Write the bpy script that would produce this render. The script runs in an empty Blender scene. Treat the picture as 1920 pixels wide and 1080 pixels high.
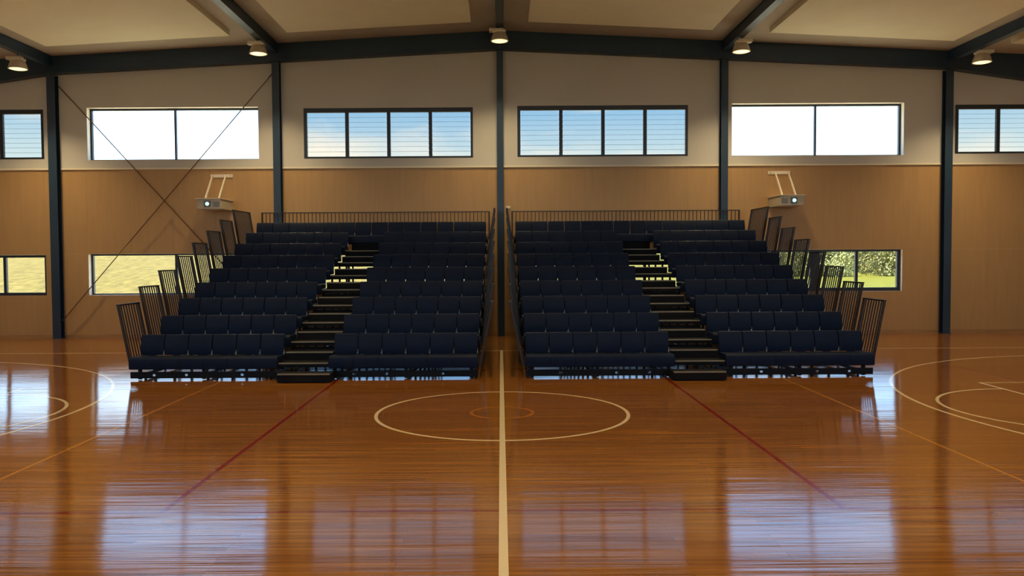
import bpy, bmesh, math, random
from mathutils import Vector, Matrix
random.seed(7)
scene = bpy.context.scene
COL = scene.collection

# ------------------------------------------------------------------ camera
cam_d = bpy.data.cameras.new('camera')
cam_d.sensor_width = 36.0
cam_d.lens = 1524.9 * 36.0 / 1920.0
cam_d.shift_x = 21.0 / 1920.0
cam_d.clip_end = 1000
cam = bpy.data.objects.new('camera', cam_d)
COL.objects.link(cam)
cam.matrix_world = (Matrix.Translation((-0.008, 0, 2.202)) @ Matrix.Rotation(math.pi / 2 - 0.03747, 4, 'X')
                    @ Matrix.Rotation(-0.006, 4, 'Z'))
scene.camera = cam

# ------------------------------------------------------------------ view
vs = scene.view_settings
vs.view_transform = 'Standard'
vs.look = 'None'
vs.exposure = 0.85
vs.gamma = 1.0
vs.use_curve_mapping = False

# ------------------------------------------------------------------ sky
SKY = 2.2
world = bpy.data.worlds.new('sky')
scene.world = world
world.use_nodes = True
nt = world.node_tree
nt.nodes.clear()
N = nt.nodes.new
wo = N('ShaderNodeOutputWorld'); bg = N('ShaderNodeBackground')
tc = N('ShaderNodeTexCoord'); sep = N('ShaderNodeSeparateXYZ')
ramp = N('ShaderNodeValToRGB'); noise = N('ShaderNodeTexNoise'); mp = N('ShaderNodeMapping')
cr = N('ShaderNodeValToRGB'); mix = N('ShaderNodeMix'); mix.data_type = 'RGBA'
nt.links.new(tc.outputs['Generated'], sep.inputs[0])
nt.links.new(sep.outputs['Z'], ramp.inputs[0])
e = ramp.color_ramp.elements
e[0].position = 0.0; e[0].color = (0.90, 0.95, 1.0, 1)
e[1].position = 1.0; e[1].color = (0.15, 0.33, 0.74, 1)
x = e.new(0.11); x.color = (0.60, 0.82, 1.0, 1)
x = e.new(0.18); x.color = (0.25, 0.54, 0.96, 1)
x = e.new(0.45); x.color = (0.245, 0.53, 0.95, 1)
mp.inputs['Scale'].default_value = (1.6, 1.6, 5.0)
mp.inputs['Location'].default_value = (0.35, 0.1, 0.0)
nt.links.new(tc.outputs['Generated'], mp.inputs[0])
nt.links.new(mp.outputs[0], noise.inputs['Vector'])
noise.inputs['Scale'].default_value = 2.2
noise.inputs['Detail'].default_value = 5
nt.links.new(noise.outputs['Fac'], cr.inputs[0])
cr.color_ramp.elements[0].position = 0.50; cr.color_ramp.elements[0].color = (0, 0, 0, 1)
cr.color_ramp.elements[1].position = 0.68; cr.color_ramp.elements[1].color = (1, 1, 1, 1)
nt.links.new(cr.outputs[0], mix.inputs[0])
nt.links.new(ramp.outputs[0], mix.inputs[6])
mix.inputs[7].default_value = (1.0, 0.99, 0.97, 1)
nt.links.new(mix.outputs[2], bg.inputs[0])
bg.inputs[1].default_value = SKY
nt.links.new(bg.outputs[0], wo.inputs[0])

# ------------------------------------------------------------------ sun (high, behind the camera's side of the hall)
sd = bpy.data.lights.new('sun', 'SUN')
sd.energy = 7.5
sd.angle = 0.01
sd.color = (1.0, 0.93, 0.80)
sun = bpy.data.objects.new('sun', sd)
COL.objects.link(sun)
sun.rotation_euler = Vector((0.30, 0.14, -0.94)).to_track_quat('-Z', 'Y').to_euler()

# ------------------------------------------------------------------ tunables
LAMP_W = 430.0
LAMP_COL = (1.0, 0.80, 0.46)

# ================================================================== materials
MATS = {}


def mat(name, color, rough=0.6, metal=0.0, spec=0.5, vary=0.0, scale=(8, 8, 8), bump=0.0, emit=None, emit_s=0.0):
    m = bpy.data.materials.new(name)
    m.use_nodes = True
    t = m.node_tree
    b = t.nodes['Principled BSDF']
    b.inputs['Base Color'].default_value = (*color, 1)
    b.inputs['Roughness'].default_value = rough
    b.inputs['Metallic'].default_value = metal
    b.inputs['Specular IOR Level'].default_value = spec
    c = t.nodes.new('ShaderNodeTexCoord'); mpn = t.nodes.new('ShaderNodeMapping')
    mpn.inputs['Scale'].default_value = scale
    n = t.nodes.new('ShaderNodeTexNoise')
    n.inputs['Scale'].default_value = 1.0
    n.inputs['Detail'].default_value = 4
    t.links.new(c.outputs['Object'], mpn.inputs[0])
    t.links.new(mpn.outputs[0], n.inputs['Vector'])
    if vary > 0:
        r = t.nodes.new('ShaderNodeValToRGB')
        r.color_ramp.elements[0].position = 0.3
        r.color_ramp.elements[1].position = 0.7
        r.color_ramp.elements[0].color = (*[v * (1 - vary) for v in color], 1)
        r.color_ramp.elements[1].color = (*[min(1, v * (1 + vary)) for v in color], 1)
        t.links.new(n.outputs['Fac'], r.inputs[0])
        t.links.new(r.outputs[0], b.inputs['Base Color'])
    if bump > 0:
        bp = t.nodes.new('ShaderNodeBump')
        bp.inputs['Strength'].default_value = bump
        bp.inputs['Distance'].default_value = 0.01
        t.links.new(n.outputs['Fac'], bp.inputs['Height'])
        t.links.new(bp.outputs[0], b.inputs['Normal'])
    if emit:
        b.inputs['Emission Color'].default_value = (*emit, 1)
        b.inputs['Emission Strength'].default_value = emit_s
    MATS[name] = m
    return m


def glass(name, color, refl=0.06, rough=0.0):
    m = bpy.data.materials.new(name)
    m.use_nodes = True
    t = m.node_tree
    t.nodes.clear()
    o = t.nodes.new('ShaderNodeOutputMaterial'); mx = t.nodes.new('ShaderNodeMixShader')
    tr = t.nodes.new('ShaderNodeBsdfTransparent'); g = t.nodes.new('ShaderNodeBsdfGlossy')
    tr.inputs[0].default_value = (*color, 1)
    g.inputs['Roughness'].default_value = rough
    mx.inputs[0].default_value = refl
    t.links.new(tr.outputs[0], mx.inputs[1]); t.links.new(g.outputs[0], mx.inputs[2])
    t.links.new(mx.outputs[0], o.inputs[0])
    MATS[name] = m
    return m


FLOOR_ROUGH = 0.08


def floor_finish(t, b):
    """lacquered boards: each board a hair out of level, so reflections break into bands"""
    c = t.nodes.new('ShaderNodeTexCoord')
    br = t.nodes.new('ShaderNodeTexBrick')
    br.offset = 0.37; br.offset_frequency = 3; br.squash = 1.0
    br.inputs['Scale'].default_value = 1.0
    br.inputs['Brick Width'].default_value = 2.1
    br.inputs['Row Height'].default_value = 0.083
    br.inputs['Mortar Size'].default_value = 0.0012
    br.inputs['Mortar Smooth'].default_value = 0.2
    br.inputs['Color1'].default_value = (0, 0, 0, 1)
    br.inputs['Color2'].default_value = (1, 1, 1, 1)
    br.inputs['Mortar'].default_value = (0.5, 0.5, 0.5, 1)
    t.links.new(c.outputs['Object'], br.inputs['Vector'])
    sub = t.nodes.new('ShaderNodeMath'); sub.operation = 'SUBTRACT'; sub.inputs[1].default_value = 0.5
    mul = t.nodes.new('ShaderNodeMath'); mul.operation = 'MULTIPLY'; mul.inputs[1].default_value = 0.005
    t.links.new(br.outputs['Color'], sub.inputs[0]); t.links.new(sub.outputs[0], mul.inputs[0])
    # slow waviness of the sanded surface
    mpn = t.nodes.new('ShaderNodeMapping'); mpn.inputs['Scale'].default_value = (0.7, 130.0, 1.0)
    n = t.nodes.new('ShaderNodeTexNoise'); n.inputs['Scale'].default_value = 1.0; n.inputs['Detail'].default_value = 2
    t.links.new(c.outputs['Object'], mpn.inputs[0]); t.links.new(mpn.outputs[0], n.inputs['Vector'])
    s2 = t.nodes.new('ShaderNodeMath'); s2.operation = 'SUBTRACT'; s2.inputs[1].default_value = 0.5
    m2 = t.nodes.new('ShaderNodeMath'); m2.operation = 'MULTIPLY'; m2.inputs[1].default_value = 0.17
    t.links.new(n.outputs['Fac'], s2.inputs[0]); t.links.new(s2.outputs[0], m2.inputs[0])
    ad = t.nodes.new('ShaderNodeMath'); ad.operation = 'ADD'
    t.links.new(mul.outputs[0], ad.inputs[0]); t.links.new(m2.outputs[0], ad.inputs[1])
    cb = t.nodes.new('ShaderNodeCombineXYZ'); cb.inputs[2].default_value = 1.0
    t.links.new(ad.outputs[0], cb.inputs[1])
    nm = t.nodes.new('ShaderNodeVectorMath'); nm.operation = 'NORMALIZE'
    t.links.new(cb.outputs[0], nm.inputs[0])
    t.links.new(nm.outputs[0], b.inputs['Normal'])
    b.inputs['Roughness'].default_value = FLOOR_ROUGH
    b.inputs['IOR'].default_value = 1.55
    return c, br


def floor_mat():
    m = bpy.data.materials.new('lacquered_timber_boards')
    m.use_nodes = True
    t = m.node_tree
    b = t.nodes['Principled BSDF']
    c, br = floor_finish(t, b)
    # base tone per board
    r = t.nodes.new('ShaderNodeValToRGB')
    r.color_ramp.elements[0].color = (0.240, 0.083, 0.010, 1)
    r.color_ramp.elements[1].color = (0.322, 0.122, 0.016, 1)
    x = r.color_ramp.elements.new(0.5); x.color = (0.282, 0.101, 0.012, 1)
    t.links.new(br.outputs['Color'], r.inputs[0])
    # long grain streaks
    mpn = t.nodes.new('ShaderNodeMapping'); mpn.inputs['Scale'].default_value = (0.7, 26.0, 1.0)
    n = t.nodes.new('ShaderNodeTexNoise'); n.inputs['Scale'].default_value = 1.0; n.inputs['Detail'].default_value = 6
    t.links.new(c.outputs['Object'], mpn.inputs[0]); t.links.new(mpn.outputs[0], n.inputs['Vector'])
    r2 = t.nodes.new('ShaderNodeValToRGB')
    r2.color_ramp.elements[0].position = 0.3; r2.color_ramp.elements[0].color = (0.68, 0.62, 0.56, 1)
    r2.color_ramp.elements[1].position = 0.7; r2.color_ramp.elements[1].color = (1.22, 1.22, 1.22, 1)
    t.links.new(n.outputs['Fac'], r2.inputs[0])
    mx = t.nodes.new('ShaderNodeMix'); mx.data_type = 'RGBA'; mx.blend_type = 'MULTIPLY'
    mx.inputs[0].default_value = 1.0
    t.links.new(r.outputs[0], mx.inputs[6]); t.links.new(r2.outputs[0], mx.inputs[7])
    # dark joints
    mx2 = t.nodes.new('ShaderNodeMix'); mx2.data_type = 'RGBA'
    t.links.new(br.outputs['Fac'], mx2.inputs[0])
    t.links.new(mx.outputs[2], mx2.inputs[6]); mx2.inputs[7].default_value = (0.06, 0.02, 0.006, 1)
    t.links.new(mx2.outputs[2], b.inputs['Base Color'])
    MATS['floor'] = m


def line_mat(name, color):
    m = bpy.data.materials.new(name)
    m.use_nodes = True
    t = m.node_tree
    b = t.nodes['Principled BSDF']
    floor_finish(t, b)
    b.inputs['Base Color'].default_value = (*color, 1)
    MATS[name] = m


floor_mat()
line_mat('line_white', (0.80, 0.62, 0.34))
line_mat('line_red', (0.21, 0.006, 0.005))
line_mat('line_yellow', (0.46, 0.19, 0.025))
line_mat('line_orange', (0.42, 0.145, 0.014))
mat('white_wall', (0.82, 0.80, 0.74), 0.75, vary=0.02, scale=(0.8, 0.8, 0.8))
mat('cream_wall', (0.57, 0.525, 0.45), 0.75, vary=0.03, scale=(0.8, 0.8, 0.8))
mat('ply', (0.44, 0.25, 0.095), 0.5, vary=0.05, scale=(9, 9, 0.8))
mat('trim_cream', (0.78, 0.68, 0.50), 0.5, vary=0.02)
mat('skirting', (0.36, 0.19, 0.07), 0.45, vary=0.12, scale=(1.5, 20, 20))
mat('ceiling_lining', (0.58, 0.50, 0.38), 0.85, vary=0.03)
mat('acoustic_panel', (0.96, 0.86, 0.61), 0.9, vary=0.02, scale=(1.5, 1.5, 1.5))
mat('steel_paint', (0.013, 0.034, 0.064), 0.42, vary=0.06)
mat('frame_alu', (0.016, 0.022, 0.03), 0.4, vary=0.05)
mat('reveal', (0.80, 0.72, 0.60), 0.6, vary=0.02)
mat('rod_steel', (0.16, 0.09, 0.045), 0.4, 0.6, vary=0.1)
mat('vinyl_navy', (0.0026, 0.0082, 0.025), 0.55, spec=0.16, vary=0.18, scale=(30, 30, 30), bump=0.10)
mat('piping_navy', (0.03, 0.036, 0.05), 0.4, vary=0.1)
mat('deck_black', (0.0032, 0.0026, 0.0024), 0.7, spec=0.2, vary=0.15)
mat('structure_black', (0.004, 0.004, 0.005), 0.5, spec=0.2, vary=0.1)
mat('rail_dark', (0.014, 0.009, 0.007), 0.42, vary=0.1)
mat('nosing_metal', (0.24, 0.19, 0.105), 0.45, 0.0, vary=0.08)
mat('hinge_metal', (0.55, 0.55, 0.52), 0.3, 0.7, vary=0.05)
mat('tyre_grey', (0.30, 0.30, 0.30), 0.5, vary=0.1)
mat('projector_beige', (0.46, 0.38, 0.26), 0.5, vary=0.04)
mat('bracket_white', (0.80, 0.68, 0.50), 0.45, vary=0.03)
mat('lens_surround', (0.01, 0.018, 0.018), 0.25, vary=0.05)
mat('lens_glow', (0.6, 0.8, 0.75), 0.05, vary=0.02, emit=(0.62, 0.92, 0.86), emit_s=0.45)
mat('lamp_cast', (0.62, 0.53, 0.40), 0.45, 0.2, vary=0.05)
mat('lamp_reflector', (0.55, 0.45, 0.33), 0.35, 0.3, vary=0.05)
mat('lamp_lens', (0.9, 0.85, 0.6), 0.3, emit=(1.0, 0.80, 0.36), emit_s=1.0)
mat('switch_plate', (0.72, 0.60, 0.42), 0.5, vary=0.03)
mat('bounce_ground', (0.86, 0.71, 0.44), 0.95, vary=0.10, scale=(3, 3, 3))  # pale surface out of view, added to bounce sunlight up to the ceiling
mat('bark', (0.10, 0.075, 0.05), 0.9, vary=0.3)
mat('leaf', (0.36, 0.33, 0.105), 0.8, vary=0.45, scale=(0.35, 0.35, 0.35))
glass('clear_pane', (0.94, 0.97, 0.97), 0.05)
glass('louvre_glass', (0.545, 0.525, 0.48), 0.05)


def grass_mat():
    m = bpy.data.materials.new('paddock_grass')
    m.use_nodes = True
    t = m.node_tree
    b = t.nodes['Principled BSDF']
    b.inputs['Roughness'].default_value = 0.95
    b.inputs['Specular IOR Level'].default_value = 0.1
    c = t.nodes.new('ShaderNodeTexCoord')
    sp = t.nodes.new('ShaderNodeSeparateXYZ'); t.links.new(c.outputs['Object'], sp.inputs[0])
    mr = t.nodes.new('ShaderNodeMapRange')
    mr.inputs[1].default_value = -5.0; mr.inputs[2].default_value = 30.0
    t.links.new(sp.outputs['X'], mr.inputs[0])
    mx = t.nodes.new('ShaderNodeMix'); mx.data_type = 'RGBA'
    t.links.new(mr.outputs[0], mx.inputs[0])
    mx.inputs[6].default_value = (0.255, 0.184, 0.049, 1)
    mx.inputs[7].default_value = (0.205, 0.185, 0.021, 1)
    mpn = t.nodes.new('ShaderNodeMapping'); mpn.inputs['Scale'].default_value = (2.6, 1.1, 1.0)
    n = t.nodes.new('ShaderNodeTexNoise'); n.inputs['Scale'].default_value = 1.0; n.inputs['Detail'].default_value = 8
    n.inputs['Roughness'].default_value = 0.7
    t.links.new(c.outputs['Object'], mpn.inputs[0]); t.links.new(mpn.outputs[0], n.inputs['Vector'])
    r = t.nodes.new('ShaderNodeValToRGB')
    r.color_ramp.elements[0].position = 0.32; r.color_ramp.elements[0].color = (0.45, 0.47, 0.42, 1)
    r.color_ramp.elements[1].position = 0.62; r.color_ramp.elements[1].color = (1.1, 1.1, 1.1, 1)
    t.links.new(n.outputs['Fac'], r.inputs[0])
    m2 = t.nodes.new('ShaderNodeMix'); m2.data_type = 'RGBA'; m2.blend_type = 'MULTIPLY'; m2.inputs[0].default_value = 1
    t.links.new(mx.outputs[2], m2.inputs[6]); t.links.new(r.outputs[0], m2.inputs[7])
    t.links.new(m2.outputs[2], b.inputs['Base Color'])
    bp = t.nodes.new('ShaderNodeBump'); bp.inputs['Strength'].default_value = 0.8; bp.inputs['Distance'].default_value = 0.25
    t.links.new(n.outputs['Fac'], bp.inputs['Height']); t.links.new(bp.outputs[0], b.inputs['Normal'])
    MATS['grass'] = m


grass_mat()

# ================================================================== helpers


def wloc(o):
    v = Vector((0, 0, 0))
    while o is not None:
        v += o.location
        o = o.parent
    return v


class B:
    """collects shapes in world coordinates; build() links them as ONE mesh object"""

    def __init__(self):
        self.v = []
        self.f = []

    def add(self, vs, fs):
        k = len(self.v)
        self.v += [tuple(p) for p in vs]
        self.f += [tuple(i + k for i in f) for f in fs]
        return self

    def box(self, x0, x1, y0, y1, z0, z1):
        if x0 > x1: x0, x1 = x1, x0
        if y0 > y1: y0, y1 = y1, y0
        return self.add([(x0, y0, z0), (x1, y0, z0), (x1, y1, z0), (x0, y1, z0),
                         (x0, y0, z1), (x1, y0, z1), (x1, y1, z1), (x0, y1, z1)],
                        [(0, 3, 2, 1), (4, 5, 6, 7), (0, 1, 5, 4), (1, 2, 6, 5), (2, 3, 7, 6), (3, 0, 4, 7)])

    def prism(self, poly, axis, a0, a1):
        """poly: 2-D outline; axis 'x' -> (y,z), 'y' -> (x,z), 'z' -> (x,y)"""
        n = len(poly)
        def P(p, a):
            return {'x': (a, p[0], p[1]), 'y': (p[0], a, p[1]), 'z': (p[0], p[1], a)}[axis]
        vs = [P(p, a0) for p in poly] + [P(p, a1) for p in poly]
        fs = [tuple(range(n))[::-1], tuple(range(n, 2 * n))]
        fs += [(i, (i + 1) % n, n + (i + 1) % n, n + i) for i in range(n)]
        return self.add(vs, fs)

    def bar(self, p, q, w, h=None, up=(0, 0, 1)):
        h = h or w
        p, q = Vector(p), Vector(q)
        d = (q - p).normalized()
        u = Vector(up)
        if abs(d.dot(u)) > 0.98:
            u = Vector((0, 1, 0))
        s = d.cross(u).normalized() * (w / 2)
        u = s.cross(d).normalized() * (h / 2)
        vs = [p - s - u, p + s - u, p + s + u, p - s + u, q - s - u, q + s - u, q + s + u, q - s + u]
        return self.add(vs, [(0, 3, 2, 1), (4, 5, 6, 7), (0, 1, 5, 4), (1, 2, 6, 5), (2, 3, 7, 6), (3, 0, 4, 7)])

    def tube(self, p, q, r0, r1=None, n=10):
        r1 = r0 if r1 is None else r1
        p, q = Vector(p), Vector(q)
        d = (q - p).normalized()
        u = Vector((0, 0, 1)) if abs(d.z) < 0.9 else Vector((1, 0, 0))
        s = d.cross(u).normalized(); u = s.cross(d)
        vs = []
        for c, r in ((p, r0), (q, r1)):
            for i in range(n):
                a = 2 * math.pi * i / n
                vs.append(c + s * math.cos(a) * r + u * math.sin(a) * r)
        fs = [(i, (i + 1) % n, n + (i + 1) % n, n + i) for i in range(n)]
        fs += [tuple(range(n))[::-1], tuple(range(n, 2 * n))]
        return self.add(vs, fs)

    def lathe(self, prof, c, n=24, close=True):
        vs = []
        for r, z in prof:
            for i in range(n):
                a = 2 * math.pi * i / n
                vs.append((c[0] + r * math.cos(a), c[1] + r * math.sin(a), c[2] + z))
        fs = []
        for k in range(len(prof) - 1):
            for i in range(n):
                j = (i + 1) % n
                fs.append((k * n + i, k * n + j, (k + 1) * n + j, (k + 1) * n + i))
        if close:
            fs.append(tuple(range(n))[::-1])
            m = (len(prof) - 1) * n
            fs.append(tuple(range(m, m + n)))
        return self.add(vs, fs)

    def mesh(self, name, material, origin=(0, 0, 0), bevel=0.0, seg=2, smooth=False):
        me = bpy.data.meshes.new(name)
        o = Vector(origin)
        me.from_pydata([tuple(Vector(p) - o) for p in self.v], [], self.f)
        bm = bmesh.new(); bm.from_mesh(me)
        bmesh.ops.recalc_face_normals(bm, faces=bm.faces)
        if bevel > 0:
            ed = [e_ for e_ in bm.edges if len(e_.link_faces) == 2 and e_.calc_face_angle(0) > 0.5]
            bmesh.ops.bevel(bm, geom=ed, offset=bevel, segments=seg, profile=0.7, affect='EDGES')
        bm.to_mesh(me); bm.free()
        me.materials.append(MATS[material])
        if smooth:
            for p in me.polygons:
                p.use_smooth = True
            if hasattr(me, 'set_sharp_from_angle'):
                me.set_sharp_from_angle(angle=math.radians(35))
        me.update()
        return me

    def build(self, name, material, parent=None, origin=None, **kw):
        pw = wloc(parent) if parent else Vector((0, 0, 0))
        org = Vector(origin) if origin is not None else pw
        me = self.mesh(name, material, org, **kw)
        o = bpy.data.objects.new(name, me)
        COL.objects.link(o)
        o.parent = parent
        o.location = org - pw
        return o


def empty(name, loc):
    o = bpy.data.objects.new(name, None)
    o.empty_display_size = 0.2
    COL.objects.link(o)
    o.location = loc
    return o


def tag(o, label=None, cat=None, group=None, kind=None):
    if label: o['label'] = label
    if cat: o['category'] = cat
    if group: o['group'] = group
    if kind: o['kind'] = kind
    return o


def inst(name, me, parent, loc, rot=(0, 0, 0), scale=(1, 1, 1)):
    o = bpy.data.objects.new(name, me)
    COL.objects.link(o)
    o.parent = parent
    o.location = Vector(loc) - (wloc(parent) if parent else Vector((0, 0, 0)))
    o.rotation_euler = rot
    o.scale = scale
    return o


ORD = ['zeroth', 'first', 'second', 'third', 'fourth', 'fifth', 'sixth', 'seventh', 'eighth', 'ninth', 'tenth',
       'eleventh', 'twelfth', 'thirteenth', 'fourteenth']

# ================================================================== the hall
D = 22.90            # face of the wall behind the seating
XW = 18.75           # side walls
YB = -1.30           # wall behind the camera
CY = 11.489          # court centre


def ceil_h(x):
    return 8.45 - 0.0505 * abs(x)


# ---- floor
floor = B().box(-XW, XW, YB, D + 0.02, -0.15, 0.0).build('floor', 'floor')
tag(floor, 'polished orange-brown timber sports floor with painted court lines', 'floor', kind='structure')

LZ = [0.0004]


def line_box(x0, x1, y0, y1, m, z):
    B().box(x0, x1, y0, y1, 0.0, z).build('court_line', m, floor)


def line_arc(cx, cy, r, a0, a1, w, m, z, n=72):
    b = B()
    vs, fs = [], []
    for i in range(n + 1):
        a = a0 + (a1 - a0) * i / n
        for rr in (r - w, r):
            for zz in (0.0, z):
                vs.append((cx + rr * math.cos(a), cy + rr * math.sin(a), zz))
    for i in range(n):
        k = 4 * i
        fs += [(k + 1, k + 3, k + 7, k + 5), (k, k + 1, k + 5, k + 4), (k + 2, k + 6, k + 7, k + 3)]
    fs += [(0, 2, 3, 1), (4 * n, 4 * n + 1, 4 * n + 3, 4 * n + 2)]
    b.add(vs, fs).build('court_line', m, floor)


w = 0.05
# volleyball (red)
line_box(-9, 9, CY - 4.5, CY - 4.5 + 0.032, 'line_red', 0.0006)
line_box(-9, 9, CY + 4.5 - w, CY + 4.5, 'line_red', 0.0006)
for s in (-1, 1):
    line_box(s * 9, s * (9 - w), CY - 4.5, CY + 4.5, 'line_red', 0.0007)
    line_box(s * 3.0, s * (3.0 - w), CY - 4.5, CY + 4.5, 'line_red', 0.0008)
    # netball (yellow)
    line_box(s * 5.08, s * (5.08 - w * 0.8), CY - 7.62, CY + 7.62, 'line_yellow', 0.0009)
    line_arc(s * 15.25, CY, 4.9, 0, 2 * math.pi, w, 'line_yellow', 0.0010)
    # basketball (white)
    line_arc(s * 12.425, CY, 6.25, math.pi / 2 if s > 0 else -math.pi / 2,
             3 * math.pi / 2 if s > 0 else math.pi / 2, w, 'line_white', 0.0012)
    for q in (-1, 1):
        line_box(s * 12.425, s * 14.0, CY + q * 6.25, CY + q * (6.25 - w), 'line_white', 0.0012)
        line_box(s * 8.2, s * 14.0, CY + q * 2.45, CY + q * (2.45 - w), 'line_white', 0.0013)
    line_box(s * 8.2, s * (8.2 + w), CY - 2.45, CY + 2.45, 'line_white', 0.0014)
    line_arc(s * 8.2, CY, 1.8, math.pi / 2 if s > 0 else -math.pi / 2,
             3 * math.pi / 2 if s > 0 else math.pi / 2, w, 'line_white', 0.0012)
    line_box(s * 14.0, s * (14.0 - w), CY - 7.7, CY + 7.7, 'line_white', 0.0015)
for q in (-1, 1):
    line_box(-14, 14, CY + q * 7.7, CY + q * (7.7 - w), 'line_white', 0.0016)
line_arc(0, CY, 0.46, 0, 2 * math.pi, w, 'line_orange', 0.0011)
line_arc(0, CY, 1.8, 0, 2 * math.pi, w, 'line_white', 0.0012)
line_box(-0.035, 0.035, CY - 7.7, CY + 7.75, 'line_white', 0.0018)

# ---- ceiling
cb = B()
cb.prism([(-XW, ceil_h(XW)), (0, ceil_h(0)), (XW, ceil_h(XW)), (XW, ceil_h(XW) + 0.2), (0, ceil_h(0) + 0.2),
          (-XW, ceil_h(XW) + 0.2)], 'y', YB - 0.3, D + 0.4)
ceiling = cb.build('ceiling', 'ceiling_lining')
tag(ceiling, 'low pitched roof lining', 'ceiling', kind='structure')
BAY = 6.24
for iy, (y0, y1) in enumerate(((15.4, 21.25), (7.6, 13.6), (-0.4, 5.8))):
    for bx in range(-3, 3):
        x0 = bx * BAY + 0.74
        x1 = (bx + 1) * BAY - 0.74
        p = B()
        t_ = 0.13
        poly = [(x0, ceil_h(x0) - t_), (x1, ceil_h(x1) - t_), (x1, ceil_h(x1)), (x0, ceil_h(x0))]
        p.prism(poly, 'y', y0, y1).build('ceiling_panel', 'acoustic_panel', ceiling)

# ---- walls with window openings


def grid_wall(x0, x1, z0, z1, y0, y1, holes, top=None):
    """solid wall between y0..y1 with rectangular holes (xa,xb,za,zb)"""
    xs = sorted(set([x0, x1] + [min(max(h[i], x0), x1) for h in holes for i in (0, 1)] + ([0.0] if x0 < 0 < x1 else [])))
    zs = sorted(set([z0, z1] + [min(max(h[i], z0), z1) for h in holes for i in (2, 3)]))
    nx, nz = len(xs) - 1, len(zs) - 1

    def solid(i, k):
        if i < 0 or k < 0 or i >= nx or k >= nz:
            return False
        cx, cz = (xs[i] + xs[i + 1]) / 2, (zs[k] + zs[k + 1]) / 2
        return not any(h[0] < cx < h[1] and h[2] < cz < h[3] for h in holes)

    def Z(i, k):
        return top(xs[i]) if (top and k == nz) else zs[k]
    b = B()
    for i in range(nx):
        for k in range(nz):
            if not solid(i, k):
                continue
            a = [(xs[i], Z(i, k)), (xs[i + 1], Z(i + 1, k)), (xs[i + 1], Z(i + 1, k + 1)), (xs[i], Z(i, k + 1))]
            b.add([(p[0], y0, p[1]) for p in a], [(0, 1, 2, 3)])
            b.add([(p[0], y1, p[1]) for p in a], [(3, 2, 1, 0)])
            for (di, dk, p, q) in ((-1, 0, 3, 0), (1, 0, 1, 2), (0, -1, 0, 1), (0, 1, 2, 3)):
                if not solid(i + di, k + dk):
                    P, Q = a[p], a[q]
                    b.add([(P[0], y0, P[1]), (Q[0], y0, Q[1]), (Q[0], y1, Q[1]), (P[0], y1, P[1])], [(0, 1, 2, 3)])
    return b


UP = [(-17.5, -12.76, 5.03, 6.41), (-11.55, -6.76, 4.99, 6.45), (-5.49, -0.76, 5.00, 6.40), (0.48, 5.25, 5.01, 6.43),
      (6.48, 11.29, 5.00, 6.46), (12.72, 17.45, 5.03, 6.39)]
LO = [(-17.5, -12.80, 1.21, 2.35), (-11.61, -6.80, 1.21, 2.37), (-5.49, -0.76, 1.21, 2.36), (0.48, 5.25, 1.21, 2.36),
      (6.48, 11.30, 1.19, 2.37)]
LEDGE = 4.77
wall_back = grid_wall(-XW, XW, -0.15, 7.4, D + 0.02, D + 0.30, UP + LO, top=lambda v: ceil_h(v) + 0.05).build('wall_back', 'reveal')
tag(wall_back, 'end wall with cream lining above and plywood below', 'wall', kind='structure')
lin = grid_wall(-XW, XW, LEDGE, 7.3, D - 0.015, D + 0.02, UP, top=lambda v: ceil_h(v) - 0.002).build('cream_lining', 'cream_wall', wall_back)
# plywood sheets
colx = [-12.42, -6.2, 0.0, 6.22, 12.44]
edges = [-XW] + colx + [XW]
for bi in range(6):
    a, c = edges[bi], edges[bi + 1]
    lo = LO[bi] if bi < 5 else None
    cuts = [a, c]
    spans = []
    if lo:
        segs = [(a, lo[0], False), (lo[0], lo[1], True), (lo[1], c, False)]
    else:
        segs = [(a, c, False)]
    for (p, q, win) in segs:
        if q - p < 0.02:
            continue
        n = max(1, round((q - p) / 1.22))
        for i in range(n):
            spans.append((p + (q - p) * i / n, p + (q - p) * (i + 1) / n, win))
    for (p, q, win) in spans:
        g = 0.0009
        zz = [(0.10, lo[2]), (lo[3], LEDGE)] if win else [(0.10, 2.36), (2.36, LEDGE)]
        for (za, zb) in zz:
            B().box(p + g, q - g, D, D + 0.02, za + g, zb - g).build('plywood_sheet', 'ply', wall_back)
trim1 = B().box(-XW, XW, D - 0.035, D, LEDGE - 0.045, LEDGE).build('trim_1', 'trim_cream')
tag(trim1, 'thin cream ledge trim above the plywood', 'trim', kind='structure')
bb = B().box(-XW, XW, D - 0.012, D, 0.0, 0.10).build('baseboard_back', 'skirting')
tag(bb, 'timber skirting along the end wall', 'baseboard', kind='structure')

# wall behind the camera with high windows enlarged to add daylight, and the side walls
FU = [(-17.4, -12.8, 3.0, 7.0), (-11.5, -6.8, 3.0, 7.0), (-5.4, -0.8, 3.0, 7.0), (0.8, 5.4, 3.0, 7.0), (6.8, 11.5, 3.0, 7.0), (12.8, 17.4, 3.0, 7.0)]
wf = grid_wall(-XW, XW, -0.15, 7.4, YB - 0.28, YB, FU, top=lambda v: ceil_h(v) + 0.05).build('wall_front', 'white_wall')
tag(wf, 'wall behind the viewpoint', 'wall', kind='structure')
for nm, x in (('wall_left', -XW - 0.25), ('wall_right', XW)):
    wl = B().box(x, x + 0.25, YB - 0.28, D + 0.3, -0.15, ceil_h(XW) + 0.1).build(nm, 'white_wall')
    tag(wl, 'side wall of the hall', 'wall', kind='structure')

# ---- windows
wn = [0]


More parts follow.
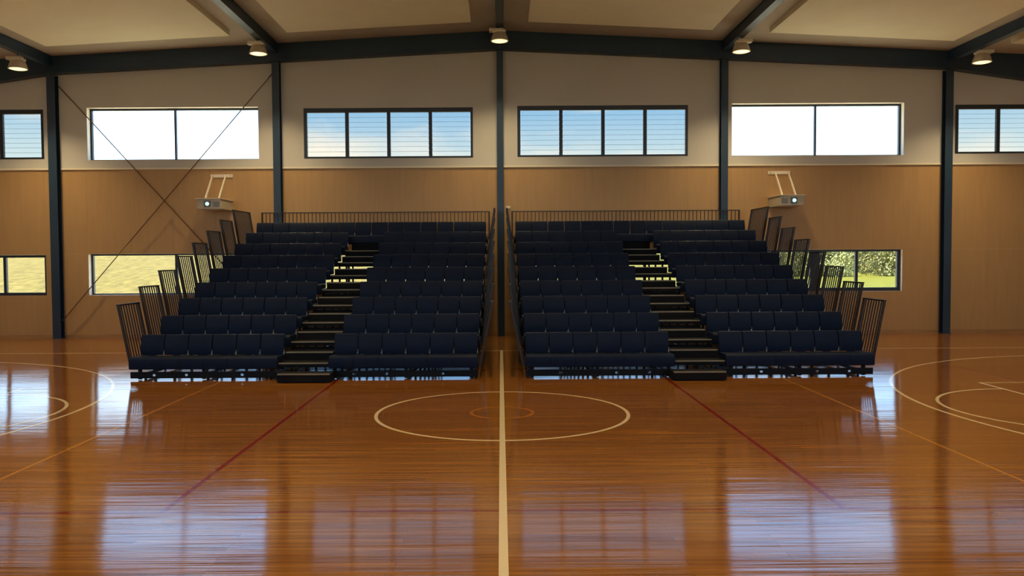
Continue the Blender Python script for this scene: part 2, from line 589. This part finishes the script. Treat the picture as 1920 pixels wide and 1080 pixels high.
def window(op, kind, recess, sashes, jamb=(0.09, 0.07, 0.12, 0.05), mull=0.10, blades=9, yface=None, mid=None):
    """op = opening; jamb = side, side, head, sill widths"""
    wn[0] += 1
    x0, x1, z0, z1 = op
    y = (D - 0.02 if recess == 0 else D + recess) if yface is None else yface
    r = empty('window_%d' % wn[0], ((x0 + x1) / 2, y, z0))
    tag(r, None, None, None, 'structure')
    g = 0.002
    x0 += g; x1 -= g; z0 += g; z1 -= g
    f = B()
    dp = 0.09
    f.box(x0, x1, y, y + dp, z1 - jamb[2], z1)
    f.box(x0, x1, y, y + dp, z0, z0 + jamb[3])
    f.box(x0, x0 + jamb[0], y, y + dp, z0 + jamb[3], z1 - jamb[2])
    f.box(x1 - jamb[1], x1, y, y + dp, z0 + jamb[3], z1 - jamb[2])
    f.build('window_frame', 'frame_alu', r)
    xa, xb, za, zb = x0 + jamb[0], x1 - jamb[1], z0 + jamb[3], z1 - jamb[2]
    n = sashes
    sw = (xb - xa - mull * (n - 1)) / n
    for i in range(n):
        sx = xa + i * (sw + mull)
        if i:
            ex = (mid - mull) / 2 if (mid and i == n // 2) else 0.0
            B().box(sx - mull - ex, sx + ex, y + 0.005, y + dp - 0.005, za, zb).build('mullion', 'frame_alu', r)
        if kind == 'louvre':
            hh = (zb - za) / blades
            for k in range(blades):
                zc = za + hh * (k + 0.5)
                bl = B()
                # slightly tilted overlapping blade
                t_ = 0.006
                yy = y + 0.045
                a = 0.028
                h2 = hh / 2 + 0.008
                bl.prism([(yy - a - t_ / 2, zc - h2), (yy - a + t_ / 2, zc - h2), (yy + a + t_ / 2, zc + h2), (yy + a - t_ / 2, zc + h2)],
                         'x', sx + 0.004, sx + sw - 0.004)
                bl.build('louvre_blade', 'louvre_glass', r)
        else:
            B().box(sx + (0.1 if mid and i == n // 2 else 0), sx + sw - (0.1 if mid and i == n // 2 - 1 else 0), y + 0.04, y + 0.046, za, zb).build('pane', 'clear_pane', r)
    return r


thin = (0.05, 0.05, 0.05, 0.035)
window(UP[0], 'louvre', 0, 4)
window(UP[1], 'fixed', 0.17, 2, thin, 0.05)
window(UP[2], 'louvre', 0, 4)
window(UP[3], 'louvre', 0, 4)
window(UP[4], 'fixed', 0.17, 2, thin, 0.05)
window(UP[5], 'louvre', 0, 4)
window(LO[0], 'fixed', 0.02, 4, (0.05, 0.05, 0.07, 0.08), 0.08)
window(LO[1], 'fixed', 0.17, 2, thin, 0.07)
window(LO[2], 'fixed', 0.02, 4, (0.05, 0.05, 0.07, 0.08), 0.08)
window(LO[3], 'fixed', 0.02, 4, (0.05, 0.05, 0.07, 0.08), 0.08)
window(LO[4], 'fixed', 0.12, 4, (0.08, 0.09, 0.06, 0.10), 0.075, mid=0.27)
for h in FU:
    window(h, 'fixed', 0.02, 4, (0.06, 0.06, 0.06, 0.06), 0.06, yface=YB - 0.2)

# ================================================================== steel frame
CNAME = ['far left', 'left', 'centre', 'right', 'far right']
CLAB = ['dark steel wall column farthest left, left of the wall bracing',
        'dark steel wall column rising behind left seating bank',
        'dark steel wall column in the gap between the two seating banks',
        'dark steel wall column rising behind right seating bank',
        'dark steel wall column farthest right beside bare plywood wall']


def beam_bot(x):
    ax = abs(x)
    return 7.945 - 0.0485 * ax if ax < 12.42 else 7.945 - 0.0485 * 12.42 - 0.145 * (ax - 12.42)


YC0, YC1 = D - 0.235, D - 0.036
for i, cx in enumerate(colx):
    r = empty('steel_column', (cx, (YC0 + YC1) / 2, 0))
    hw = [0.115, 0.10, 0.088, 0.095, 0.105][i]
    zt = beam_bot(abs(cx) + hw) - 0.003
    b = B()
    b.box(cx - hw, cx + hw, YC0, YC0 + 0.014, 0.012, zt)
    b.box(cx - hw, cx + hw, YC1 - 0.014, YC1, 0.012, zt)
    b.box(cx - 0.006, cx + 0.006, YC0 + 0.014, YC1 - 0.014, 0.012, zt)
    b.build('shaft', 'steel_paint', r)
    B().box(cx - hw - 0.015, cx + hw + 0.015, YC0 - 0.015, YC1, 0.0, 0.012).build('base_plate', 'steel_paint', r)
    tag(r, CLAB[i], 'column', 'steel columns along the end wall')

for s, nm in ((-1, 'left'), (1, 'right')):
    y0, y1 = D - 0.30, D - 0.04
    r = empty('roof_rafter', (s * 6.2, (y0 + y1) / 2, beam_bot(6.2)))
    xs = [0.001, 12.42, XW - 0.002]
    bot = [beam_bot(v) for v in xs]
    top = [ceil_h(v) - 0.004 for v in xs]
    # web and the wide bottom flange
    poly = [(s * xs[0], bot[0] + 0.02), (s * xs[1], bot[1] + 0.02), (s * xs[2], bot[2] + 0.02), (s * xs[2], top[2]), (s * xs[1], top[1]), (s * xs[0], top[0])]
    B().prism(poly, 'y', y0 + 0.03, y1 - 0.03).build('web', 'steel_paint', r)
    poly = [(s * xs[0], bot[0]), (s * xs[1], bot[1]), (s * xs[2], bot[2]), (s * xs[2], bot[2] + 0.02), (s * xs[1], bot[1] + 0.02), (s * xs[0], bot[0] + 0.02)]
    B().prism(poly, 'y', y0, y1).build('flange', 'steel_paint', r)
    tag(r, 'dark steel rafter over the end wall, sloping down to the %s' % nm, 'beam', 'rafters over the end wall')

BLAB = ['dark ceiling beam at the far left edge, running towards the viewer',
        'dark ceiling beam between the far left and centre left ceiling panels',
        'dark ridge beam running towards the viewer at the peak of the ceiling',
        'dark ceiling beam between the centre right and far right ceiling panels',
        'dark ceiling beam at the far right edge, running towards the viewer']
for i, cx in enumerate(colx):
    y1 = D - 0.31
    zt = min(ceil_h(cx - 0.1), ceil_h(cx + 0.1)) - 0.003
    zb = zt - 0.27
    r = empty('ceiling_beam', (cx, 10, zb))
    b = B()
    b.box(cx - 0.10, cx + 0.10, YB + 0.01, y1, zb, zb + 0.016)
    b.box(cx - 0.10, cx + 0.10, YB + 0.01, y1, zt - 0.016, zt)
    b.build('flange', 'steel_paint', r)
    B().box(cx - 0.085, cx + 0.085, YB + 0.01, y1, zb + 0.016, zt - 0.016).build('web', 'steel_paint', r)
    tag(r, BLAB[i], 'beam', 'ceiling beams running down the hall')

# ---- wall bracing rods
def rod(p, q, label, tb=None):
    r = empty('brace_rod', p)
    p, q = Vector(p), Vector(q)
    B().tube(p, q, 0.014, n=8).build('rod', 'rod_steel', r, smooth=True)
    d = (q - p).normalized()
    if tb:
        t = p + d * tb * (q - p).length
        B().tube(t - d * 0.12, t + d * 0.12, 0.022, n=8).build('turnbuckle', 'rod_steel', r, smooth=True)
    for e_, s in ((p, 1), (q, -1)):
        B().bar(e_, e_ + d * s * 0.16, 0.012, 0.07, up=(0, 1, 0)).build('cleat', 'steel_paint', r)
    tag(r, label, 'brace rod', 'wall bracing rods')


rod((-12.30, D - 0.10, 7.07), (-6.30, D - 0.10, 0.40), 'thin steel brace rod falling from the far left column behind the railings', 0.70)
rod((-12.30, D - 0.155, 0.50), (-6.30, D - 0.155, 7.34), 'thin steel brace rod rising rightwards from the foot of the far left column')

# ================================================================== high bay lamps
lamp_parts = {}
c0 = (0, 0, 0)
# profile: mouth at z=0, up to gear box at top
lamp_parts['reflector'] = B().lathe([(0.225, 0.0), (0.222, 0.03), (0.20, 0.12), (0.165, 0.20), (0.15, 0.215), (0.148, 0.20), (0.19, 0.11), (0.205, 0.03)], c0, 28, False).mesh('reflector', 'lamp_reflector', smooth=True)
lamp_parts['rim'] = B().lathe([(0.205, 0.0), (0.232, 0.0), (0.232, 0.022), (0.205, 0.022), (0.205, 0.0)], c0, 28, False).mesh('rim', 'lamp_cast', smooth=True)
lamp_parts['lens'] = B().lathe([(0.001, -0.034), (0.08, -0.028), (0.15, -0.012), (0.204, 0.008), (0.204, 0.014), (0.001, 0.014)], c0, 28, False).mesh('lens', 'lamp_lens', smooth=True)
lamp_parts['gear_housing'] = B().box(-0.27, 0.10, -0.09, 0.09, 0.235, 0.315).box(-0.13, 0.16, -0.11, 0.11, 0.215, 0.275).mesh('gear_housing', 'lamp_cast', bevel=0.012)
hook = B().tube((0, 0, 0.31), (0, 0, 0.36), 0.012)


def lamp(cx, cy, zm, label, flip):
    r = empty('high_bay_lamp', (cx, cy, zm))
    for k, me in lamp_parts.items():
        inst(k, me, r, (cx, cy, zm), (0, 0, math.pi if flip else 0))
    zt = min(ceil_h(cx - 0.1), ceil_h(cx + 0.1)) - 0.003 - 0.27
    B().tube((cx, cy, zm + 0.312), (cx, cy, zt), 0.012, n=8).build('hanger', 'steel_paint', r)
    ld = bpy.data.lights.new('lamp_light', 'SPOT')
    ld.energy = LAMP_W
    ld.color = LAMP_COL
    ld.spot_size = math.radians(110)
    ld.spot_blend = 1.0
    ld.shadow_soft_size = 0.16
    lo = bpy.data.objects.new('lamp_light', ld)
    COL.objects.link(lo)
    lo.parent = r
    lo.location = (0, 0, -0.06)
    tag(r, label, 'lamp', 'high bay lamps under the ceiling beams')


LL = ['lit high bay lamp at the far left, left of the first column',
      'lit high bay lamp hanging above the left seating bank',
      'lit high bay lamp under the ridge beam, above the centre column',
      'lit high bay lamp hanging above the right seating bank',
      'lit high bay lamp at the far right, right of the last column']
ROWN = {14.3: 'second', 7.6: 'third', 1.2: 'fourth'}
for i, (cx, zm) in enumerate(zip((-12.47, -6.24, 0.0, 6.25, 12.48), (7.15, 7.50, 7.79, 7.48, 7.17))):
    lamp(cx, 21.25, zm, LL[i], cx > 0.1)
    for yy in (14.3, 7.6, 1.2):
        lamp(cx, yy, zm, 'high bay lamp in the %s row from the end wall, under the %s beam' % (ROWN[yy], CNAME[i]), cx > 0.1)

# ================================================================== projectors on the wall
for s, nm in ((-1, 'left'), (1, 'right')):
    r = empty('wall_projector', (s * 7.84, D, 3.55))
    yf = D - 0.98
    xa, xb = s * 7.52, s * 8.16
    z0, z1 = 3.555, 3.825
    B().box(xa, xb, yf, D, z0, z1).build('housing', 'projector_beige', r, bevel=0.012)
    B().box(xa - s * 0.02, xb + s * 0.03, yf - 0.03, D, z1 + 0.001, z1 + 0.016).build('lid', 'bracket_white', r)
    lx = s * 7.88
    ls = B().box(lx - 0.085, lx + 0.085, yf - 0.02, yf - 0.001, z0 + 0.055, z0 + 0.215).build('lens_surround', 'lens_surround', r, bevel=0.006)
    B().tube((lx + 0.005, yf - 0.032, z0 + 0.135), (lx + 0.005, yf - 0.0205, z0 + 0.135), 0.052, n=20).build('lens', 'lens_glow', ls)
    vg = B()
    for k in range(4):
        vg.box(xa + s * 0.03, xa + s * 0.20, yf - 0.004, yf - 0.0005, z0 + 0.06 + 0.035 * k, z0 + 0.075 + 0.035 * k)
    vg.build('vent_slats', 'lens_surround', r)
    pl = B().box(s * 7.50, s * 8.12, D - 0.025, D - 0.0005, 4.49, 4.575).build('wall_plate', 'bracket_white', r)
    for bx in (7.56, 8.06):
        B().tube((s * bx, D - 0.034, 4.532), (s * bx, D - 0.026, 4.532), 0.014, n=10).build('bolt', 'steel_paint', pl)
    for ax in (7.69, 8.06):
        B().bar((s * ax, D - 0.03, 4.53), (s * ax, D - 0.62, z1 + 0.03), 0.055, 0.03, up=(1, 0, 0)).build('arm', 'bracket_white', r)
    tag(r, 'beige projector on a two-armed bracket, on plywood above the %s railings' % nm, 'projector', 'wall mounted projectors')

r = B().box(0.15, 0.27, D - 0.03, D - 0.0005, 3.575, 3.645).build('wall_switch', 'switch_plate', bevel=0.006)
tag(r, 'small cream wall box beside the centre column', 'wall box')

# ================================================================== seating banks
Y0, ROW, RISE, NROW = 14.75, 0.885, 0.30, 9
A_OUT, A_IN = 6.78, 0.43       # |x| of the first tier's ends
AIS0, AIS1 = 3.15, 4.08        # aisle
SH = 0.0095                    # higher tiers step slightly towards the middle of the hall


def tier_y(k):
    return Y0 + ROW * (k - 1)


# ---- seat meshes (origin: nose of the tier, foot level)
PIT = 0.4495


def cushion_mesh():
    wd = PIT / 2 - 0.0008
    poly = [(-0.055, 0.215), (-0.06, 0.30), (-0.055, 0.385), (-0.035, 0.415), (0.0, 0.425), (0.30, 0.415), (0.43, 0.405), (0.44, 0.37),
            (0.43, 0.325), (0.02, 0.322), (-0.006, 0.30), (-0.008, 0.215)]
    return B().prism(poly, 'x', -wd, wd).mesh('seat_cushion', 'vinyl_navy', bevel=0.003, seg=1, smooth=True)


def back_mesh():
    wd = PIT / 2 - 0.008
    b = B()
    # gently curved slab leaning back
    rows = [(0.412, 0.445), (0.50, 0.446), (0.60, 0.448), (0.70, 0.478), (0.765, 0.500), (0.785, 0.510)]
    vs, fs = [], []
    nx = 6
    for (z, y) in rows:
        for side in (0, 1):
            for i in range(nx + 1):
                u = -1 + 2 * i / nx
                cut = 0.003 if z > 0.78 or z < 0.45 else 0.0
                x_ = u * (wd - cut)
                crv = -0.012 * u * u
                y_ = y + (0.055 if side else 0.0) + (-(crv) if side == 0 else 0) * -1
                vs.append((x_, y_, z))
    n1 = nx + 1
    m = 2 * n1
    for k in range(len(rows) - 1):
        for i in range(nx):
            fs.append((k * m + i, k * m + i + 1, (k + 1) * m + i + 1, (k + 1) * m + i))
            fs.append((k * m + n1 + i + 1, k * m + n1 + i, (k + 1) * m + n1 + i, (k + 1) * m + n1 + i + 1))
        fs.append((k * m + n1, k * m, (k + 1) * m, (k + 1) * m + n1))
        fs.append((k * m + nx, k * m + n1 + nx, (k + 1) * m + n1 + nx, (k + 1) * m + nx))
    for i in range(nx):
        fs.append((i + 1, i, n1 + i, n1 + i + 1))
        q = (len(rows) - 1) * m
        fs.append((q + i, q + i + 1, q + n1 + i + 1, q + n1 + i))
    b.add(vs, fs)
    return b.mesh('backrest', 'vinyl_navy', bevel=0.005, seg=2, smooth=True)


ME_CUSH = cushion_mesh()
ME_BACK = back_mesh()
wd = PIT / 2
ME_PIPE = B().box(-wd + 0.02, wd - 0.02, 0.520, 0.540, 0.7852, 0.7905).mesh('piping', 'piping_navy', bevel=0.002, seg=1)
ME_HINGE = B().tube((wd - 0.020, 0.445, 0.437), (wd - 0.001, 0.445, 0.437), 0.016, n=10).box(wd - 0.0065, wd - 0.0015, 0.425, 0.47, 0.40, 0.50).mesh('hinge', 'hinge_metal')
ME_FRAME = B().prism([(0.02, 0.3005), (0.49, 0.3005), (0.49, 0.411), (0.455, 0.411), (0.445, 0.3215), (0.02, 0.3215)], 'x', -0.06, 0.06).mesh('seat_frame', 'structure_black')
ROWNAME = ['', 'front row', 'second row', 'third row', 'fourth row', 'fifth row', 'sixth row', 'seventh row', 'eighth row', 'back row']


def seat(x, k, label, group):
    y, z = tier_y(k), RISE * (k - 1)
    r = empty('auditorium_seat', (x, y, z))
    inst('seat_cushion', ME_CUSH, r, (x, y, z))
    bk = inst('backrest', ME_BACK, r, (x, y, z))
    inst('piping', ME_PIPE, bk, (x, y, z))
    inst('hinge', ME_HINGE, r, (x, y, z))
    inst('seat_frame', ME_FRAME, r, (x, y, z))
    tag(r, label, 'seat', group)


def step_nosing(b_in, b_out, s, y, z, parent):
    B().box(s * (b_in + 0.015), s * (b_out - 0.015), y - 0.006, y + 0.022, z + 0.0005, z + 0.006) \
        .box(s * (b_in + 0.015), s * (b_out - 0.015), y - 0.006, y - 0.0005, z - 0.016, z + 0.0005).build('nosing', 'nosing_metal', parent)


def railing(pts_bot, pts_top, n, name_label, r_post=0.022):
    """panel between front and back posts: pts_bot=(p0,p1), pts_top=(q0,q1)"""
    p0, p1 = map(Vector, pts_bot); q0, q1 = map(Vector, pts_top)
    r = empty('guard_railing', (p0 + p1) / 2)
    e0 = (q0 - p0).normalized()
    B().bar(q0 - (q1 - q0).normalized() * 0.02, q1 + (q1 - q0).normalized() * 0.02, 0.05, 0.026).build('top_rail', 'rail_dark', r)
    off = (p1 - p0).normalized() * 0.024
    lo0 = p0 + (q0 - p0) * 0.07; lo1 = p1 + (q1 - p1) * 0.07
    B().bar(lo0 + off, lo1 - off, 0.028, 0.028).build('bottom_rail', 'rail_dark', r)
    for a, c in ((p0, q0), (p1, q1)):
        B().bar(a, c - (c - a).normalized() * 0.014, 0.040, 0.036, up=(0, 1, 0)).build('post', 'rail_dark', r)
    me = None
    for i in range(1, n + 1):
        t = i / (n + 1)
        a = lo0 + (lo1 - lo0) * t + (q0 - p0).normalized() * 0.015
        c = q0 + (q1 - q0) * t - (q0 - p0).normalized() * 0.014
        if me is None:
            me = B().bar(a, c, 0.020, 0.018, up=(0, 1, 0)).mesh('baluster', 'rail_dark', origin=a)
        inst('baluster', me, r, a)
    tag(r, name_label, 'railing', 'railings of the seating banks')
    return r


for s, bank in ((-1, 'left'), (1, 'right')):
    root = empty('seating_platform', (s * 3.6, Y0, 0))
    tag(root, 'black tiered retractable seating platform, %s bank with its aisle steps' % bank, 'seating platform', 'retractable seating platforms')
    posts_a = [0.56, 1.75, 3.05, 4.18, 5.45, 6.62]
    for k in range(1, NROW + 1):
        y, z = tier_y(k), RISE * k
        sh = SH * (k - 1)
        ai, ao = A_IN - sh, A_OUT - sh
        y1 = y + ROW + 0.03 if k < NROW else y + 0.84
        dk = B()
        dk.box(s * ai, s * ao, y, y1, z - 0.03, z)
        # nose: deep under the seats, shallow in the aisle
        for (p, q, dpt) in ((ai, AIS0 - sh, 0.10), (AIS0 - sh, AIS1 - sh, 0.075), (AIS1 - sh, ao, 0.10)):
            dk.box(s * p, s * q, y, y + 0.04, z - dpt, z - 0.03)
        # end plates
        for a in (ai, ao - 0.012):
            dk.box(s * a, s * (a + 0.012), y + 0.04, y1, z - 0.10, z - 0.03)
        d = dk.build('tier_deck', 'deck_black', root)
        if k < NROW:
            step_nosing(AIS0 - sh, AIS1 - sh, s, y, z, d)
        # half step in front of this tier
        if 1 < k < NROW:
            hs = B()
            zt = z - RISE / 2
            hs.box(s * (AIS0 - sh + 0.01), s * (AIS1 - sh - 0.01), y - 0.43, y - 0.002, zt - 0.03, zt)
            hs.box(s * (AIS0 - sh + 0.01), s * (AIS1 - sh - 0.01), y - 0.43, y - 0.41, zt - 0.15, zt - 0.03)
            for a in (AIS0 - sh + 0.01, AIS1 - sh - 0.04):
                hs.box(s * a, s * (a + 0.03), y - 0.41, y - 0.03, zt - 0.15, zt - 0.03)
            h = hs.build('half_step', 'deck_black', root)
            step_nosing(AIS0 - sh + 0.01, AIS1 - sh - 0.01, s, y - 0.43, zt, h)
        if k >= 8 or 1 < k < 6:
            B().box(s * (AIS0 - sh), s * (AIS1 - sh), y + 0.045, y + 0.057, z - RISE + 0.002, z - (0.032 if k >= 8 else 0.10)).build('riser', 'deck_black', root)
        # legs at the rear of the tier
        zb = z - 0.032
        for j, a in enumerate(posts_a):
            a2 = a - sh
            B().box(s * (a2 - 0.022), s * (a2 + 0.022), y + 0.70, y + 0.75, 0.105, zb).build('leg', 'structure_black', root)
        B().box(s * (ai + 0.02), s * (ao - 0.02), y + 0.752, y + 0.79, z - 0.11, z - 0.032).build('cross_beam', 'structure_black', root)
    # base rails on castors
    for a in posts_a:
        br = B().box(s * (a - 0.03), s * (a + 0.03), Y0 + 0.10, Y0 + 7.85, 0.055, 0.104).build('base_rail', 'structure_black', root)
        for kk in range(NROW):
            yy = Y0 + 0.30 + kk * ROW
            if yy < Y0 + 7.8:
                B().tube((s * a - 0.015, yy, 0.028), (s * a + 0.015, yy, 0.028), 0.0275, n=12).build('castor', 'tyre_grey', br)
    # front beam, pierced by oval slots, standing off the floor
    fb = B()
    ya, yb = Y0 + 0.03, Y0 + 0.055
    z0, z1 = 0.034, 0.150
    for (p, q) in ((A_IN, AIS0 - 0.02), (AIS1 + 0.02, A_OUT)):
        slots = [p + (q - p) * t for t in (0.24, 0.62, 0.84)]
        fb.box(s * p, s * q, ya, yb, z0, z0 + 0.036)
        fb.box(s * p, s * q, ya, yb, z1 - 0.036, z1)
        e0 = p
        for c in slots:
            fb.box(s * e0, s * (c - 0.035), ya, yb, z0 + 0.036, z1 - 0.036)
            # rounded ends of the slot
            for sg in (-1, 1):
                fb.prism([(s * (c + sg * 0.035), z0 + 0.036), (s * (c + sg * 0.035), z1 - 0.036), (s * (c + sg * 0.020), z1 - 0.036), (s * (c + sg * 0.033), (z0 + z1) / 2),
                          (s * (c + sg * 0.020), z0 + 0.036)], 'y', ya, yb)
            e0 = c + 0.035
        fb.box(s * e0, s * q, ya, yb, z0 + 0.036, z1 - 0.036)
    fb.build('front_beam', 'structure_black', root)
    for a in posts_a:
        B().box(s * (a - 0.03), s * (a + 0.03), Y0 + 0.056, Y0 + 0.099, 0.012, 0.20).build('front_foot', 'structure_black', root)

    # portable first step
    st = empty('step_block', (s * 3.52, Y0 - 0.25, 0))
    xa, xb = s * 3.03, s * 3.985
    b = B().prism([(xa, 0.012), (xa, 0.145), (xb, 0.145), (xb, 0.012)], 'y', Y0 - 0.43, Y0 - 0.07)
    b.build('step_box', 'deck_black', st, bevel=0.012)
    tr = B().box(xa, xb, Y0 - 0.435, Y0 - 0.065, 0.1455, 0.162).build('tread', 'deck_black', st)
    step_nosing(3.03, 3.985, s, Y0 - 0.435, 0.162, tr)
    for a in (3.09, 3.92):
        B().box(s * (a - 0.03), s * (a + 0.03), Y0 - 0.40, Y0 - 0.10, 0.0, 0.0118).build('rubber_foot', 'structure_black', st)
    tag(st, 'low black portable step at the foot of the %s bank aisle' % bank, 'step', 'portable steps')

    # seats
    for k in range(1, NROW + 1):
        sh = SH * (k - 1)
        if k < NROW:
            for blk, a0 in (('outer', A_OUT - 0.01 - sh), ('inner', AIS0 - 0.01 - sh)):
                for i in range(6):
                    a = a0 - PIT * (i + 0.5)
                    if blk == 'outer':
                        lab = 'navy upholstered seat, %s of %s bank, outer block, %s from outer railing' % (ROWNAME[k], bank, ORD[i + 1])
                    else:
                        lab = 'navy upholstered seat, %s of %s bank, inner block, %s from aisle' % (ROWNAME[k], bank, ORD[i + 1])
                    seat(s * a, k, lab, 'navy seats of the %s bank' % bank)
        else:
            a0 = A_OUT - 0.02 - sh
            for i in range(14):
                a = a0 - PIT * (i + 0.5)
                seat(s * a, k, 'navy upholstered seat, back row of %s bank, %s from outer railing' % (bank, ORD[i + 1]), 'navy seats of the %s bank' % bank)

    # railings
    for k in range(1, NROW):
        y = tier_y(k)
        zb = RISE * (k - 1)
        ya = y + (0.14 if k < 8 else 0.17)
        yb = ya + (0.835 if k < 8 else 1.39)
        n = 7 if k < 8 else 12
        sh = 0.014 * (k - 1)
        ob, ot = A_OUT + 0.03 - SH * (k - 1), 7.03 - sh
        which = 'lowest' if k == 1 else ('topmost' if k == 8 else ORD[k] + ' lowest')
        railing(((s * ob, ya, zb + 0.20), (s * ob, yb, zb + 0.20)), ((s * ot, ya, zb + 1.37), (s * ot, yb, zb + 1.37)), n,
                'dark barred railing, %s on the outer side of the %s bank' % (which, bank))
        ib, it = A_IN - 0.03 - SH * (k - 1), 0.165
        railing(((s * ib, ya, zb + 0.20), (s * ib, yb, zb + 0.20)), ((s * it, ya, zb + 1.37), (s * it, yb, zb + 1.37)), n,
                'dark barred railing, %s beside the central gap on the %s bank' % (which, bank))
    yr = tier_y(NROW) + 0.815
    p = (s * 0.32, yr, RISE * NROW + 0.0005); q = (s * 6.62, yr, RISE * NROW + 0.0005)
    if s < 0:
        p, q = q, p
    railing((p, q), ((p[0], yr, 3.475), (q[0], yr, 3.475)), 58, 'long dark barred railing along the back of the %s bank' % bank)

# ================================================================== outside
def ground_z(x_, y_):
    t = x_ / max(y_, 24.0)
    f = min(1.0, max(0.0, (0.33 - t) / 0.24)); f = f * f * (3 - 2 * f)
    rise = max(0.0, min(y_, 150) - 27.0)
    z = -0.45 + f * 0.066 * rise * min(1.0, rise / 22.0)
    if y_ > 27:
        z += 0.12 * math.sin(x_ * 0.21 + y_ * 0.13) * min(1, (y_ - 27) / 15) * f
    return z


gb = B()
nx, ny = 90, 80
ys = [23.25 + 190 * (j / ny) ** 1.8 for j in range(ny + 1)]
vs, fs = [], []
for j, yy in enumerate(ys):
    for i in range(nx + 1):
        xx = -150 + 300 * i / nx
        vs.append((xx, yy, ground_z(xx, yy)))
for j in range(ny):
    for i in range(nx):
        k = j * (nx + 1) + i
        fs.append((k, k + 1, k + nx + 2, k + nx + 1))
gb.add(vs, fs)
gr = gb.build('ground', 'grass', smooth=True)
tag(gr, 'grassy paddock rising to a dry hillside outside the windows', 'ground', kind='structure')
g2 = B()
g2.box(-150, -XW - 0.3, -120, 23.2, -0.6, -0.45)
g2.box(XW + 0.3, 150, -120, 23.2, -0.6, -0.45)
g2.box(-XW - 0.3, XW + 0.3, -120, YB - 0.35, -0.6, -0.45)
gr2 = g2.build('lawn', 'grass')
tag(gr2, 'grass around the hall', 'ground', kind='structure')


# pale ground added against the hall, out of view, bouncing daylight onto the ceiling
for nm, (ya, yb), lab in (('bounce_yard', (23.3, 41.0), 'unseen pale ground added outside the end wall to bounce daylight'), ('bounce_forecourt', (-22.0, YB - 0.4), 'unseen pale ground added behind the viewpoint to bounce daylight')):
    yd = B()
    vs, fs = [], []
    for j in range(13):
        for i in range(41):
            xx, yy = -40 + 2 * i, ya + (yb - ya) * j / 12
            vs.append((xx, yy, (ground_z(xx, yy) if ya > 0 else -0.45) + 0.05))
    for j in range(12):
        for i in range(40):
            k = j * 41 + i
            fs.append((k, k + 1, k + 42, k + 41))
    yd.add(vs, fs)
    tag(yd.build(nm, 'bounce_ground'), lab, 'ground', kind='structure')


def tree(x_, y_, hgt, wid, label):
    r = empty('tree', (x_, y_, ground_z(x_, y_)))
    zb = ground_z(x_, y_)
    rnd = random.Random(int(x_ * 100))
    tb = B()
    tb.tube((x_, y_, zb - 0.2), (x_ + 0.2, y_, zb + hgt * 0.55), 0.28, 0.14, 8)
    for q in range(4):
        a = rnd.random() * 6.28
        z_ = zb + hgt * (0.3 + 0.1 * q)
        tb.tube((x_ + 0.1, y_, z_), (x_ + math.cos(a) * wid * 0.3, y_ + math.sin(a) * wid * 0.3, z_ + hgt * 0.2), 0.10, 0.04, 6)
    tb.build('trunk', 'bark', r)
    fb_ = B()
    vs, fs = [], []
    clumps = []
    for c in range(170):
        a = rnd.random() * 6.283
        u = rnd.random() ** 0.6
        zz = rnd.random()
        rad = wid * 0.5 * u * (1.0 - 0.5 * max(0, zz - 0.45) / 0.55)
        clumps.append((x_ + rad * math.cos(a), y_ + rad * math.sin(a), zb + 0.25 + (hgt - 0.5) * zz, 0.6 + 0.7 * rnd.random()))
    for (cx_, cy_, cz_, cr_) in clumps:
        for q in range(110):
            d = Vector((rnd.gauss(0, 1), rnd.gauss(0, 1), rnd.gauss(0, 1))).normalized() * cr_ * (0.7 + 0.35 * rnd.random())
            c = Vector((cx_, cy_, cz_)) + d
            nrm = (d.normalized() + Vector((rnd.gauss(0, 0.5), rnd.gauss(0, 0.5), rnd.gauss(0, 0.5) + 0.3))).normalized()
            u_ = nrm.orthogonal().normalized() * (0.11 + 0.08 * rnd.random())
            w_ = nrm.cross(u_).normalized() * (0.07 + 0.05 * rnd.random())
            k = len(vs)
            vs += [c - u_, c - w_, c + u_, c + w_]
            fs.append((k, k + 1, k + 2, k + 3))
    fb_.add(vs, fs)
    f_ = fb_.build('foliage', 'leaf', r)
    tag(r, label, 'tree', 'trees beyond the right lower window')


TX = [(40.5, 104, 8.0, 8.0), (51.5, 104, 8.0, 8.0), (43.5, 115.5, 9.0, 8.0), (54.7, 115.5, 9.5, 8.0), (47.0, 127, 10.0, 8.0),
      (57.8, 127, 11.0, 8.0), (68.6, 127, 11.0, 8.0), (59.0, 140, 12.0, 9.5)]
TX.sort(key=lambda t: t[0] / t[1])
for i, (tx, ty, th, tw) in enumerate(TX):
    tree(tx, ty, th, tw, 'bushy green tree beyond the lower right window, %s from the left' % ORD[i + 1])
